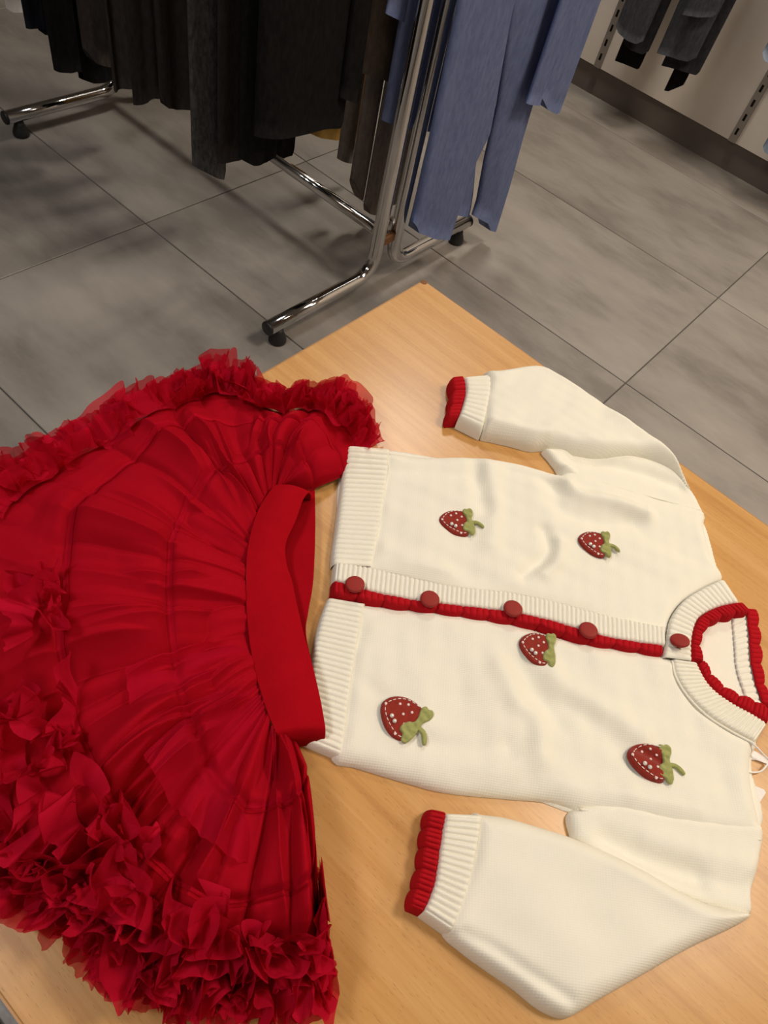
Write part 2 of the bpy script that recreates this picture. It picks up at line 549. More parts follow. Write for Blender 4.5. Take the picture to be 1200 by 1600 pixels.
def ribs(n, amp, base, top, sq=0.5, fade=None, rim=0.10, emb='B', ends=(1, 1)):
    """rounded ribs across a band; free edges round down to the base, the edge sewn to the panel (emb) sinks only a little"""
    def z(S, T):
        r = np.abs(np.sin(math.pi * n * S)) ** sq - 1
        q = np.clip(T / rim, 0, 1); p = np.clip((1 - T) / rim, 0, 1)
        ea, eb = np.sqrt(1 - (1 - q) ** 2), np.sqrt(1 - (1 - p) ** 2)
        if 'A' in emb: ea = 0.70 + 0.30 * ea
        if 'B' in emb: eb = 0.70 + 0.30 * eb
        e2 = ea * eb
        for k, u in ((0, S), (1, 1 - S)):
            if ends[k]:
                h = np.clip(u * n / 1.3, 0, 1); e2 = e2 * np.sqrt(1 - (1 - h) ** 2)
        k = np.ones_like(T) if fade is None else np.clip((1 - T) / fade, 0, 1)
        return ZB + base * e2 + (top - base) * e2 + amp * r * k * np.clip(e2 * 1.3, 0, 1)
    return z


TS = [0, .015, .04, .08, .15, .3, .45, .6, .75, .86, .93, .97, 1]
def over_skirt(zf):
    # this corner of the hem rests on the edge of the skirt
    return lambda S, T: zf(S, T) + 0.013 * np.exp(-(S / 0.20) ** 2) * (1 - 0.35 * T)


# hem ribs: outer edge to body
strip('hem_rib', T2([(539, 708), (532, 755), (524, 820), (518, 862), (517, 884)]), T2([(607, 709), (603, 760), (594, 820), (586, 862), (580, 888)]), 25 * 10 + 1,
      over_skirt(ribs(25, 0.0024, 0.0015, 0.0128, 0.55, 0.12, 0.12, 'B', (1, 0))), M_rib, cg, ts=TS)
strip('hem_rib', T2([(510, 936), (498, 970), (487, 1020), (484, 1060), (480, 1110), (470, 1160)]), T2([(570, 946), (562, 985), (556, 1020), (548, 1070), (542, 1120), (532, 1186)]), 27 * 10 + 1,
      ribs(27, 0.0024, 0.0015, 0.0124, 0.55, 0.12, 0.12, 'B', (0, 1)), M_rib, cg, ts=TS)
# button band and red trim
bandU = [(521, 880), (575, 888), (638, 903), (702, 917), (765, 924), (800, 928), (867, 942), (933, 960), (990, 972), (1036, 981)]
bandL = [(518, 908), (570, 924), (615, 934), (660, 942), (747, 952), (800, 959), (860, 972), (933, 994), (985, 1004), (1037, 1011)]
trimL = [(516, 929), (570, 940), (615, 947), (660, 953), (733, 964), (800, 973), (850, 983), (917, 1005), (960, 1011), (1037, 1026)]
strip('button_band', T2(bandU, 0.012), T2(bandL, 0.012), 72 * 10 + 1, ribs(72, 0.0020, 0.008, 0.0162, 0.55, None, 0.12, 'AB', (1, 0)), M_rib, cg, ts=TS)


def trim_z(nsc, per, top, amp=0.0016, base=0.0, ends=(1, 1)):
    def z(S, T):
        k = S * nsc
        sc = np.abs(np.sin(math.pi * k)) ** 0.6
        r = np.abs(np.sin(math.pi * k * per)) ** 0.45 - 1
        ea = np.clip(T / 0.2, 0, 1); eb = np.clip((1 - T) / 0.3, 0, 1)
        e2 = (0.72 + 0.28 * np.sqrt(1 - (1 - ea) ** 2)) * np.sqrt(1 - (1 - eb) ** 2)
        for q, u in ((0, S), (1, 1 - S)):
            if ends[q]:
                h = np.clip(u * nsc * per / 0.8, 0, 1); e2 = e2 * np.sqrt(1 - (1 - h) ** 2)
        win = np.clip(0.35 + T / 0.15, 0, 1) * np.clip((1.0 - T) / 0.35, 0, 1)
        return ZB + base * e2 + (top - base) * e2 * (0.86 + 0.14 * sc) + amp * r * win * np.clip(e2 * 1.3, 0, 1)
    return z


def scal(n, depth):
    return lambda s: 0.85 * depth * (np.abs(np.sin(math.pi * n * s)) ** 0.6 - 0.3)


strip('red_trim', T2(bandL, 0.012), T2(trimL, 0.012), 13 * 60 + 1, trim_z(13, 4, 0.0175, 0.0018, 0.006), M_redknit, cg, nt=13, edge=scal(13, 0.0040))

# neckband of the buttoned front: ribs, then trim
nO = [(1036, 1028), (1041, 1000), (1048, 967), (1067, 940), (1095, 921), (1133, 903)]
nI = [(1080, 1034), (1080, 1000), (1088, 971), (1104, 957), (1129, 947), (1158, 942)]
nT = [(1099, 1038), (1094, 1022), (1094, 998), (1105, 979), (1122, 968), (1148, 962), (1172, 957)]
strip('neck_rib', T2(nO, 0.013), T2(nI, 0.013), 21 * 10 + 1, ribs(21, 0.0020, 0.006, 0.0162, 0.55, None, 0.12, 'AB', (0, 1)), M_rib, cg, ts=TS)
# lower front neckband
mO = [(1050, 1030), (1058, 1057), (1077, 1087), (1107, 1116), (1140, 1138), (1183, 1161)]
mI = [(1088, 1036), (1103, 1064), (1121, 1083), (1148, 1101), (1174, 1115), (1201, 1132)]
mT = [(1098, 1030), (1121, 1063), (1151, 1083), (1176, 1092), (1203, 1108)]
strip('neck_rib', T2(mO, 0.012), T2(mI, 0.012), 24 * 10 + 1, ribs(24, 0.0020, 0.004, 0.0142, 0.55, None, 0.12, 'AB', (0, 1)), M_rib, cg, ts=TS)
strip('red_trim', T2(mI, 0.012), T2(mT, 0.012), 5 * 60 + 1, trim_z(5, 4, 0.0155, 0.0018, 0.004), M_redknit, cg, nt=13, edge=scal(5, 0.0035))
strip('red_trim', T2(nI, 0.013), T2(nT, 0.013), 6 * 60 + 1, trim_z(6, 4, 0.0180, 0.0018, 0.006), M_redknit, cg, nt=13, edge=scal(6, 0.0040))
# back neck seen through the opening
bI = [(1143, 960), (1147, 1007), (1150, 1043), (1160, 1077), (1170, 1105)]
bM = [(1163, 950), (1168, 1000), (1170, 1033), (1177, 1067), (1190, 1105)]
bT = [(1180, 952), (1185, 987), (1188, 1023), (1191, 1060), (1205, 1105)]
strip('neck_rib', T2(bI, 0.005), T2(bM, 0.005), 16 * 10 + 1, ribs(16, 0.0018, 0.003, 0.0068, 0.55, None, 0.12, 'AB', (0, 0)), M_rib, cg, ts=TS)
strip('red_trim', T2(bM, 0.005), T2(bT, 0.005), 5 * 60 + 1, trim_z(5, 4, 0.0100, 0.0015, 0.0005), M_redknit, cg, nt=13, edge=scal(5, 0.0038))

# sleeves
# the far sleeve
ua = [(850, 701), (858, 716), (868, 729), (876, 741), (900, 752), (955, 782), (1025, 805), (1098, 818), (1092, 785), (1066, 747), (1030, 722), (960, 705), (900, 700)]
sl = cloth('sleeve', T2(ua, 0.006), puff(0.0100, 0.010, 0.0006, 0.05, 31, [([(852, 702), (866, 722), (890, 738)], 0.006, 0.006), ([(900, 712), (960, 726), (1010, 738), (1062, 758)], -0.0075, 0.010)]), M_knit, cg, 0.0014)
fa = [(752, 588), (775, 585), (820, 578), (845, 580), (868, 591), (905, 614), (950, 646), (1000, 680), (1040, 709), (1066, 745), (1092, 788), (1062, 748), (1030, 727), (1000, 716), (940, 716),
      (900, 710), (870, 702), (850, 699), (830, 700), (800, 692), (770, 685), (750, 678), (748, 645), (753, 611)]
cloth('sleeve_fold', T2(fa, 0.008), puff(0.024, 0.014, 0.0010, 0.06, 41, [([(760, 668), (810, 682), (850, 690)], 0.003, 0.006), ([(960, 660), (1010, 695), (1050, 725)], 0.003, 0.012)]), M_knit, sl, 0.0014)
cO = [(722, 592), (726, 614), (722, 636), (714, 659)]
cE = [(764, 587), (765, 611), (760, 640), (752, 678)]
strip('cuff_rib', T2(cO, 0.012), T2(cE, 0.012), 11 * 10 + 1, ribs(11, 0.0026, 0.004, 0.0215, 0.55, 0.15, 0.12, 'AB'), M_rib, sl, ts=TS)
cT = [(701, 594), (704, 612), (701, 634), (696, 660)]
strip('cuff_trim', T2(cO, 0.010), T2(cT, 0.010), 4 * 60 + 1, trim_z(3, 4, 0.0195, 0.0022, 0.001), M_redknit, sl, nt=13, edge=scal(3, 0.0035))
# the near sleeve
ua = [(893, 1266), (960, 1252), (1045, 1268), (1125, 1280), (1189, 1288), (1188, 1345), (1176, 1392), (1171, 1432), (1110, 1420), (1040, 1392), (960, 1350), (905, 1318), (892, 1300)]
sl = cloth('sleeve', T2(ua, 0.006), puff(0.0110, 0.010, 0.0006, 0.05, 51, [([(950, 1312), (1010, 1342), (1085, 1368)], -0.0070, 0.010), ([(1010, 1310), (1080, 1330), (1170, 1350)], 0.0022, 0.010),
           ([(1100, 1370), (1150, 1385), (1180, 1380)], -0.002, 0.006)]), M_knit, cg, 0.0014)
fa = [(738, 1271), (752, 1271), (790, 1276), (840, 1290), (890, 1306), (950, 1331), (1010, 1361), (1060, 1390), (1110, 1412), (1168, 1424), (1171, 1436), (1135, 1456), (1080, 1482), (1000, 1528), (940, 1562), (905, 1584), (885, 1592),
      (862, 1586), (838, 1572), (805, 1545), (760, 1514), (722, 1486), (692, 1455), (702, 1405), (716, 1370), (728, 1330)]
cloth('sleeve_fold', T2(fa, 0.008), puff(0.0200, 0.015, 0.0010, 0.08, 61, [([(722, 1462), (770, 1488), (830, 1530), (885, 1565)], -0.0042, 0.005), ([(715, 1478), (760, 1505), (820, 1545), (870, 1580)], 0.003, 0.006),
      ([(960, 1345), (1040, 1395), (1120, 1425)], 0.003, 0.010), ([(800, 1400), (850, 1440), (900, 1500)], 0.0018, 0.02)]), M_knit, sl, 0.0014)
cO = [(695, 1269), (690, 1297), (684, 1336), (679, 1372), (671, 1400), (657, 1430)]
cE = [(752, 1271), (746, 1312), (740, 1345), (733, 1374), (722, 1410), (702, 1462)]
strip('cuff_rib', T2(cO, 0.012), T2(cE, 0.012), 18 * 10 + 1, ribs(18, 0.0026, 0.004, 0.0190, 0.55, 0.15, 0.12, 'AB'), M_rib, sl, ts=TS)
cT = [(668, 1263), (661, 1295), (657, 1325), (652, 1360), (643, 1392), (636, 1421)]
strip('cuff_trim', T2(cO, 0.010), T2(cT, 0.010), 5 * 60 + 1, trim_z(5, 4, 0.0185, 0.0024, 0.001), M_redknit, sl, nt=13, edge=scal(5, 0.0026))

# seams: neck seam cord, armhole seams
def cord(name, px, z, r, m, parent, n=60):
    P = spline(T2(px, z), n)
    return MB().tube(np.c_[P, np.full(n, TZ + z)], r, 8).build(name, m, parent, True)


cord('neck_seam', [(1050, 1033), (1056, 1058), (1075, 1089), (1105, 1119), (1139, 1141), (1180, 1163)], 0.0125, 0.0012, M_rib, cg)
cord('armhole_seam', [(905, 1264), (960, 1274), (1040, 1292), (1120, 1303), (1188, 1312)], 0.0098, 0.0010, M_rib, cg)
cord('armhole_seam', [(893, 738), (960, 760), (1030, 780), (1094, 797)], 0.0100, 0.0009, M_rib, cg)

# buttons
for (x, y, tilt) in ((555, 912, 0.1), (672, 935, 0.1), (802, 950, 0.1), (920, 984, 0.15), (1064, 1001, 0.45)):
    z = 0.0185
    p = T2([(x, y + 1)], z + 0.003)[0]
    A = np.array(Matrix.Rotation(-tilt, 3, Vector((0.3, 1, 0))))
    MB().lathe([(0.0035, -0.004), (0.0040, 0.0002), (0.0078, 0.0006), (0.0090, 0.0020), (0.0089, 0.0032), (0.0082, 0.0043), (0.0070, 0.0047), (0.0045, 0.0050), (0.0010, 0.0051)],
               (p[0], p[1], TZ + z), 32, A).build('button', M_button, cg, True)

# strawberry patches; local x runs from the tip to the stem, unit = patch length
body_o = [(-0.50, 0.02), (-0.44, 0.17), (-0.30, 0.29), (-0.12, 0.36), (0.08, 0.37), (0.22, 0.33), (0.27, 0.15), (0.27, -0.15), (0.22, -0.36), (0.06, -0.40), (-0.14, -0.36), (-0.32, -0.25), (-0.45, -0.12)]
leaf_o = [(0.11, 0.30), (0.14, 0.40), (0.22, 0.40), (0.28, 0.44), (0.36, 0.40), (0.38, 0.28), (0.34, 0.14), (0.36, 0.04), (0.40, -0.10), (0.41, -0.26), (0.36, -0.37), (0.28, -0.36), (0.22, -0.28), (0.12, -0.26),
          (0.09, -0.16), (0.13, -0.04), (0.20, 0.03), (0.19, 0.14)]
stem_o = [(0.34, 0.07), (0.46, 0.09), (0.58, 0.04), (0.66, -0.05), (0.63, -0.11), (0.55, -0.07), (0.46, -0.01), (0.34, -0.01)]
stitch_o = [(0.14, 0.33), (-0.08, 0.32), (-0.26, 0.24), (-0.38, 0.11), (-0.42, 0.0), (-0.36, -0.10), (-0.24, -0.20), (-0.06, -0.29), (0.10, -0.33), (0.20, -0.31)]
dots = [(-0.20, 0.16), (-0.06, 0.24), (0.08, 0.16), (-0.04, 0.04), (0.08, -0.10), (-0.43, 0.01), (0.04, -0.34)]
pearls = [(-0.20, -0.12), (-0.10, -0.17)]


def patch(tip, end, ctr, z, L, wid, parent, fold=False, stem=True, tilt_leaf=0.0):
    t, e_ = T2([tip, end], z); c = T2([ctr], z)[0]
    ax = (e_ - t) / np.linalg.norm(e_ - t); ay = np.array([-ax[1], ax[0]])
    if np.cross(ax, ay) < 0: ay = -ay

    def W(p):
        p = np.asarray(p, float)
        return c + L * (p[:, :1] * ax + wid * p[:, 1:] * ay)

    def lift(P):
        if not fold: return np.zeros(len(P))
        q = (P - c) / L
        return 0.004 * np.exp(-(((q @ ay) - 0.10 * wid + 0.25 * (q @ ax)) / 0.10) ** 2) * (-1) + 0.002
    zb = TZ + z
    b = cloth('strawberry_patch', W(body_o), lambda P, d: dome(d, 0.0034, 0.0022) + lift(P) * np.clip(d / 0.004, 0, 1), M_felt, parent, 0.0007, zb - 0.001, 80)
    la = np.array(leaf_o); st = np.array(stem_o)
    if tilt_leaf:
        k = np.array([[math.cos(tilt_leaf), -math.sin(tilt_leaf)], [math.sin(tilt_leaf), math.cos(tilt_leaf)]])
        piv = np.array([0.22, 0.0]); la = (la - piv) @ k.T + piv; st = (st - piv) @ k.T + piv
    lw = W(la); mid = lw.mean(0)
    if stem:
        cloth('stem', W(st), lambda P, d: dome(d, 0.0022, 0.0014) + 0.0015, M_green, b, 0.0006, zb, 60)
    cloth('leaf', lw, lambda P, d: dome(d, 0.0022, 0.0012) + 0.0006 * np.cos(np.hypot(*(P - mid).T) * 900) * np.clip(d / 0.002, 0, 1), M_green, b, 0.0006, zb + 0.0022, 90)
    S = spline(W(stitch_o), 46)
    mb = MB()
    for i in range(0, 45, 3):
        q = S[i:i + 3]
        hz = zb + 0.0026 + lift(q)
        mb.tube(np.c_[q, hz], [0.0003, 0.00042, 0.0003], 6)
    mb.build('stitching', M_thread, b, True)
    for p in dots:
        q = W([p])
        MB().lathe([(0.0012, -0.0006), (0.0012, 0.0003), (0.0007, 0.0006)], (*q[0], zb + 0.0024 + lift(q)[0]), 10).build('dot', M_dot, b, True)
    for p in pearls:
        q = W([p])
        r = 0.0019
        MB().lathe([(r * math.sin(a), -r * math.cos(a)) for a in np.linspace(0.05, 3.10, 10)], (*q[0], zb + 0.0038 + lift(q)[0]), 14).build('pearl', M_pearl, b, True)
    return b


patch((684, 814), (752, 822), (716, 817), 0.0135, 0.0400, 1.0, cg)
patch((902, 842), (964, 858), (931, 850), 0.0140, 0.0380, 1.05, cg)
patch((816, 1003), (872, 1020), (842, 1014), 0.0135, 0.0380, 1.12, cg, False, False)
patch((984, 1178), (1062, 1200), (1018, 1191), 0.0130, 0.0440, 0.95, cg, True)
patch((600, 1105), (662, 1150), (630, 1122), 0.0125, 0.0430, 1.10, cg, False, True, -0.25)

# swing tag on a cord at the shoulder
cordp = [(1172, 1160), (1181, 1166), (1192, 1178), (1203, 1190), (1198, 1196), (1192, 1203), (1186, 1206), (1178, 1207), (1168, 1206)]
zz = [0.012, 0.0125, 0.010, 0.006, 0.005, 0.0045, 0.004, 0.004, 0.005]
P = np.array([[*T2([p], z)[0], TZ + z] for p, z in zip(cordp, zz)])
MB().tube(spline(P, 50), 0.0008, 8).build('tag_cord', M_string, cg, True)


def card(px, z0, th, name):
    a = T2(px, z0); n = len(a)
    v = [(*p, TZ + z0) for p in a] + [(*p, TZ + z0 + th) for p in a]
    f = [tuple(range(n))[::-1], tuple(range(n, 2 * n))] + [(i, (i + 1) % n, n + (i + 1) % n, n + i) for i in range(n)]
    return obj(name, v, f, M_paper, cg, False)


card([(1150, 1160), (1183, 1176), (1203, 1189), (1203, 1196), (1182, 1188), (1150, 1186)], 0.0006, 0.0006, 'tag_strap')
card([(1170, 1226), (1181, 1229), (1193, 1234), (1196, 1239), (1187, 1253), (1170, 1250)], 0.0006, 0.0008, 'swing_tag')

# ------------------------------------------------------------------ skirt
M_sat = fabric('red_elastic', (0.34, 0.003, 0.008), 0.95, 0.06, 40, 0.0003, 0.0)
M_sat.node_tree.nodes['Principled BSDF'].inputs['Specular IOR Level'].default_value = 0.03


def tulle(name, rgb, alpha, seed=0.0, pink=0.0):
    """sheer net: part of the light passes through, the rest is scattered on both sides"""
    m = bpy.data.materials.new(name); m.use_nodes = True
    nt = m.node_tree; nt.nodes.clear()
    out = nt.nodes.new('ShaderNodeOutputMaterial')
    df = nt.nodes.new('ShaderNodeBsdfDiffuse'); tl = nt.nodes.new('ShaderNodeBsdfTranslucent'); tr = nt.nodes.new('ShaderNodeBsdfTransparent')
    sh = nt.nodes.new('ShaderNodeBsdfSheen')
    df.inputs[0].default_value = (*rgb, 1); tl.inputs[0].default_value = (rgb[0], rgb[1], rgb[2], 1)
    sh.inputs[0].default_value = (0.55, 0.05, 0.08, 1); sh.inputs['Roughness'].default_value = 0.5
    tr.inputs[0].default_value = (1.0, 0.55, 0.55, 1)
    a = nt.nodes.new('ShaderNodeMixShader'); a.inputs[0].default_value = 0.30
    nt.links.new(df.outputs[0], a.inputs[1]); nt.links.new(tl.outputs[0], a.inputs[2])
    s2 = nt.nodes.new('ShaderNodeAddShader'); nt.links.new(a.outputs[0], s2.inputs[0]); nt.links.new(sh.outputs[0], s2.inputs[1])
    b = nt.nodes.new('ShaderNodeMixShader'); b.inputs[0].default_value = alpha
    nt.links.new(tr.outputs[0], b.inputs[1]); nt.links.new(a.outputs[0], b.inputs[2])
    tc = nt.nodes.new('ShaderNodeTexCoord'); nz = nt.nodes.new('ShaderNodeTexNoise'); nz.inputs['Scale'].default_value = 900
    nt.links.new(tc.outputs['Object'], nz.inputs['Vector'])
    bp = nt.nodes.new('ShaderNodeBump'); bp.inputs['Strength'].default_value = 0.35; bp.inputs['Distance'].default_value = 0.0004
    nt.links.new(nz.outputs['Fac'], bp.inputs['Height']); nt.links.new(bp.outputs[0], df.inputs['Normal'])
    nt.links.new(b.outputs[0], out.inputs[0])
    return m


RED = (0.53, 0.007, 0.020)
M_tul = tulle('red_tulle', RED, 0.86)
M_tul2 = tulle('red_tulle_ruffle', (0.60, 0.009, 0.036), 0.82)
M_tul3 = tulle('red_tulle_sheer', (0.60, 0.009, 0.034), 0.60)
M_lin = fabric('red_lining', (0.36, 0.003, 0.009), 0.95, 0.08, 30, 0.0003, 0.0)

RAYS = [((452, 752), (518, 736), (588, 694)), ((440, 756), (480, 690), (525, 630)), ((425, 765), (425, 690), (432, 636)), ((412, 785), (370, 695), (362, 592)),
        ((400, 810), (320, 700), (272, 590)), ((391, 840), (270, 735), (150, 668)), ((386, 865), (220, 785), (35, 715)), ((383, 900), (190, 850), (-55, 790)),
        ((383, 930), (180, 920), (-100, 900)), ((386, 970), (180, 1000), (-110, 1050)), ((390, 1010), (190, 1080), (-95, 1200)), ((397, 1050), (210, 1170), (-30, 1350)),
        ((405, 1080), (240, 1250), (85, 1395)), ((413, 1105), (280, 1310), (195, 1475)), ((420, 1125), (345, 1360), (300, 1512)), ((427, 1142), (412, 1355), (400, 1522)),
        ((440, 1152), (470, 1330), (500, 1505)), ((468, 1158), (487, 1250), (500, 1400))]
RW = np.array([[T2([p], z)[0] for p, z in zip(r, (0.022, 0.028, 0.016))] for r in RAYS])       # ray, 3, xy
sk_c = RW[:, 1].mean(0)
sk = empty('tulle_skirt', (sk_c[0], sk_c[1], TZ))
tag(sk, 'red layered tulle skirt with ruffled edges and wide elastic waistband spread on the table', 'skirt')
NS = 720


def rays_at(n):
    """dense rays: inner, middle, outer points"""
    k = np.linspace(0, len(RW) - 1, n)
    out = np.zeros((n, 3, 2))
    for j in range(3):
        Q = np.vstack([2 * RW[0, j] - RW[1, j], RW[:, j], 2 * RW[-1, j] - RW[-2, j]])
        i = np.minimum(k.astype(int), len(RW) - 2); t = (k - i)[:, None]
        p0, p1, p2, p3 = Q[i], Q[i + 1], Q[i + 2], Q[i + 3]
        out[:, j] = 0.5 * (2 * p1 + (p2 - p0) * t + (2 * p0 - 5 * p1 + 4 * p2 - p3) * t ** 2 + (3 * p1 - p0 - 3 * p2 + p3) * t ** 3)
    return out


RD = rays_at(NS)


def ray_xy(S, T):
    i = S * (NS - 1); a = np.clip(i.astype(int), 0, NS - 2); w_ = (i - a)[..., None]
    q = RD[a] * (1 - w_[..., None]) + RD[a + 1] * w_[..., None]
    t = T[..., None]
    # quadratic through the three points, the middle one at t = 0.5
    return q[..., 0, :] * (2 * (t - 0.5) * (t - 1)) + q[..., 1, :] * (-4 * t * (t - 1)) + q[..., 2, :] * (2 * t * (t - 0.5))


def droop(P):
    """cloth past the table edge sinks"""
    o = np.clip((TX0 + 0.015) - P[..., 0], 0, 1)
    return -0.30 * o - 2.2 * o ** 2


def hash2(i, j, seed):
    h = (i.astype(np.int64) * 374761393 + j.astype(np.int64) * 668265263 + seed * 982451653) & 0xffffffff
    h = ((h ^ (h >> 13)) * 1274126177) & 0xffffffff
    return ((h ^ (h >> 16)) & 0xffff) / 32767.5 - 1.0


def vn(x, y, seed):
    """smooth value noise, -1..1"""
    i = np.floor(x); j = np.floor(y); a = x - i; b = y - j
    a = a * a * a * (a * (6 * a - 15) + 10); b = b * b * b * (b * (6 * b - 15) + 10)
    return ((hash2(i, j, seed) * (1 - a) + hash2(i + 1, j, seed) * a) * (1 - b) + (hash2(i, j + 1, seed) * (1 - a) + hash2(i + 1, j + 1, seed) * a) * b)


TIERS = (0.30, 0.64)


_g = np.random.default_rng(19)
CREASE = [(_g.uniform(0.02, 0.98), _g.uniform(0.004, 0.012), _g.uniform(0.4, 1.0), _g.uniform(-0.1, 0.45), _g.uniform(0.35, 0.8), _g.uniform(-0.06, 0.06)) for _ in range(44)]


def sheet_z(S, T, seed, lift=0.0, amp=1.0):
    base = 0.026 + 0.020 * np.sin(math.pi * np.clip(T * 0.9 + 0.08, 0, 1)) - 0.013 * np.clip(T, 0, 1.1) ** 2
    sd = np.clip(np.minimum(S, 1 - S) / 0.05, 0, 1); sd = np.sqrt(1 - (1 - sd) ** 2)
    z = base * (0.35 + 0.65 * sd)
    # folds wander sideways as they run out from the waist
    W = S + 0.014 * vn(S * 9, T * 3.1, seed + 1) * T + 0.030 * vn(S * 3, T * 1.7, seed + 2) * T
    main = np.abs(vn(W * 17, T * 1.2 + 3.3, seed + 3)) ** 0.8                  # broad rolls with sharp valleys
    mid = np.abs(vn(W * 38, T * 1.9, seed + 4)) ** 0.85
    fine = vn(W * 85, T * 4.0, seed + 5)
    puffs = vn(S * 8, T * 4.2, seed + 6)
    near = np.exp(-T / 0.10)
    seam = sum(np.exp(-((T - t - 0.02 * vn(S * 10, S * 0, 9)) / 0.022) ** 2) for t in TIERS)
    gath = near + 0.7 * sum(np.exp(-np.abs(T - t) / 0.05) for t in TIERS)
    out = 1 - 0.75 * np.clip((T - 0.74) / 0.22, 0, 1)
    env = (0.35 + 0.65 * np.clip(T / 0.25, 0, 1)) * (1 - 0.25 * seam) * out
    cr = np.zeros_like(z)
    for s_, w_, a_, t0, ln_, sl_ in CREASE:                                    # single sharp folds
        u = (T - t0) / ln_
        win = np.clip(u / 0.2, 0, 1) * np.clip((1 - u) / 0.35, 0, 1)
        dd = W - s_ - sl_ * (T - t0)
        cr = np.maximum(cr, a_ * np.exp(-np.abs(dd) / w_ * np.where(dd > 0, 1.0, 0.45)) * win)
    z = z + amp * (0.0300 * main * env + 0.0115 * mid * env + 0.0150 * cr * out + 0.0015 * fine * (0.2 + gath) + 0.0050 * puffs * env - 0.0012 * seam - 0.013 * (0.3 + 0.7 * out))
    return z + lift


def sheet(name, s0, s1, t0, t1, ns, nt, seed, lift, m, parent, amp=1.0, ragged=0.0, z_edge=0.004):
    S, T = np.meshgrid(np.linspace(s0, s1, ns), np.linspace(t0, t1, nt), indexing='ij')
    Tq = T
    if ragged:
        e_ = vn(S[:, :1] * 9, S[:, :1] * 0, seed + 41) * 0.6 + vn(S[:, :1] * 24, S[:, :1] * 0, seed + 42) * 0.35 + vn(S[:, :1] * 130, S[:, :1] * 0, seed + 43) * 0.08
        Tq = t0 + (T - t0) * (1 + ragged * e_)
    P = ray_xy(S, Tq)
    z = sheet_z(S, Tq, seed, lift, amp) + droop(P)
    V = np.concatenate([P, (TZ + np.maximum(z, 0.003 + droop(P)))[..., None]], -1).reshape(-1, 3)
    return obj(name, V, grid_faces(ns, nt), m, parent)


sheet('lining', 0.0, 1.0, 0.0, 0.985, 500, 110, 101, -0.006, M_lin, sk, 0.9)
sheet('tulle_tier', 0.0, 1.0, 0.0, 0.32, 800, 60, 101, 0.0, M_tul, sk, 1.0)
sheet('tulle_tier', 0.0, 1.0, 0.29, 0.66, 800, 60, 101, -0.001, M_tul, sk, 1.0)
sheet('tulle_tier', 0.0, 1.0, 0.63, 1.0, 1000, 60, 101, -0.002, M_tul, sk, 1.0, 0.03)
# loose sheer overlays with free edges
sheet('tulle_overlay', 0.58, 0.90, 0.00, 0.50, 500, 70, 131, 0.004, M_tul3, sk, 1.15, 0.14)


# narrow double tapes where the tiers are gathered
def tape(t, s0, s1, name):
    n = 700
    S, T = np.meshgrid(np.linspace(s0, s1, n), np.linspace(t - 0.009, t + 0.009, 5), indexing='ij')
    T = T + 0.015 * vn(S * 12, S * 0, int(t * 100))
    P = ray_xy(S, T)
    z = sheet_z(S, T, 101, 0.0010) + droop(P)
    V = np.concatenate([P, (TZ + z)[..., None]], -1).reshape(-1, 3)
    obj(name, V, grid_faces(n, 5), M_tul3, sk)


tape(0.30, 0.02, 0.98, 'gathering_tape')
tape(0.64, 0.02, 0.98, 'gathering_tape')


def ruffle(name, path, outdir, width, pleats, amp, tilt, seed, m, parent, nv=9, jag=0.35, curl=0.8):
    """gathered net frill: sewn along path (3D), fans out along outdir tilted up, loosely pleated, ragged free edge"""
    L = len(path)
    nu = pleats * 10
    u = np.linspace(0, L - 1, nu)
    pth = np.stack([np.interp(u, np.arange(L), path[:, k]) for k in range(3)], 1)
    od = np.stack([np.interp(u, np.arange(L), outdir[:, k]) for k in range(3)], 1)
    tg = np.gradient(pth, axis=0); tg /= np.linalg.norm(tg, axis=1)[:, None] + 1e-9
    p = np.linspace(0, pleats, nu); o = p * 0
    big = vn(p * 0.30, o, seed); med = vn(p * 0.9, o, seed + 1); fin = vn(p * 2.3, o, seed + 2)
    tl = tilt + 0.55 * big + 0.35 * med
    leng = width * (1 + jag * 0.7 * vn(p * 0.45, o, seed + 3) + jag * 0.5 * vn(p * 1.6, o, seed + 4) - jag * 0.35 * np.abs(vn(p * 3.0, o, seed + 5)))
    cv = curl * (0.4 + 0.9 * vn(p * 0.5, o, seed + 6))
    wa = 1.6 * med + 0.7 * fin; wb = 1.6 * vn(p * 0.9 + 7.7, o, seed + 7) + 0.6 * vn(p * 2.1, o, seed + 8)
    V = np.zeros((nu, nv, 3)); up = np.array([0, 0, 1.0])
    pos = pth.copy(); dq = 1.0 / (nv - 1)
    for j, q in enumerate(np.linspace(0, 1, nv)):
        a = tl + cv * (q - 0.3) * 1.4
        d = od * np.cos(a)[:, None] + up * np.sin(a)[:, None]
        nrm = -od * np.sin(a)[:, None] + up * np.cos(a)[:, None]
        if j: pos = pos + d * (leng * dq)[:, None]
        A_ = amp * q ** 0.8
        V[:, j] = pos + nrm * (A_ * wa)[:, None] + tg * (A_ * 1.5 * wb)[:, None]
    V[..., 2] = np.maximum(V[..., 2], TZ + 0.0012 + np.minimum(0, droop(V)))
    return obj(name, V.reshape(-1, 3), grid_faces(nu, nv), m, parent)


def along(t, s0, s1, n, seed, lift=0.002, wob=0.05):
    s = np.linspace(s0, s1, n)
    S = s[:, None]
    T = t + wob * vn(S * 16, S * 0 + t * 50, seed + 77) + 0.5 * wob * vn(S * 41, S * 0 + t * 30, seed + 78)
    P = ray_xy(S, T)[:, 0]; Q = ray_xy(S, T + 0.03)[:, 0]
    z = sheet_z(S, T, 101, lift)[:, 0] + droop(P)
    pth = np.c_[P, TZ + np.maximum(z, 0.003 + droop(P))]
    od = Q - P; od /= np.linalg.norm(od, axis=1)[:, None]
    return pth, np.c_[od, np.zeros(n)]


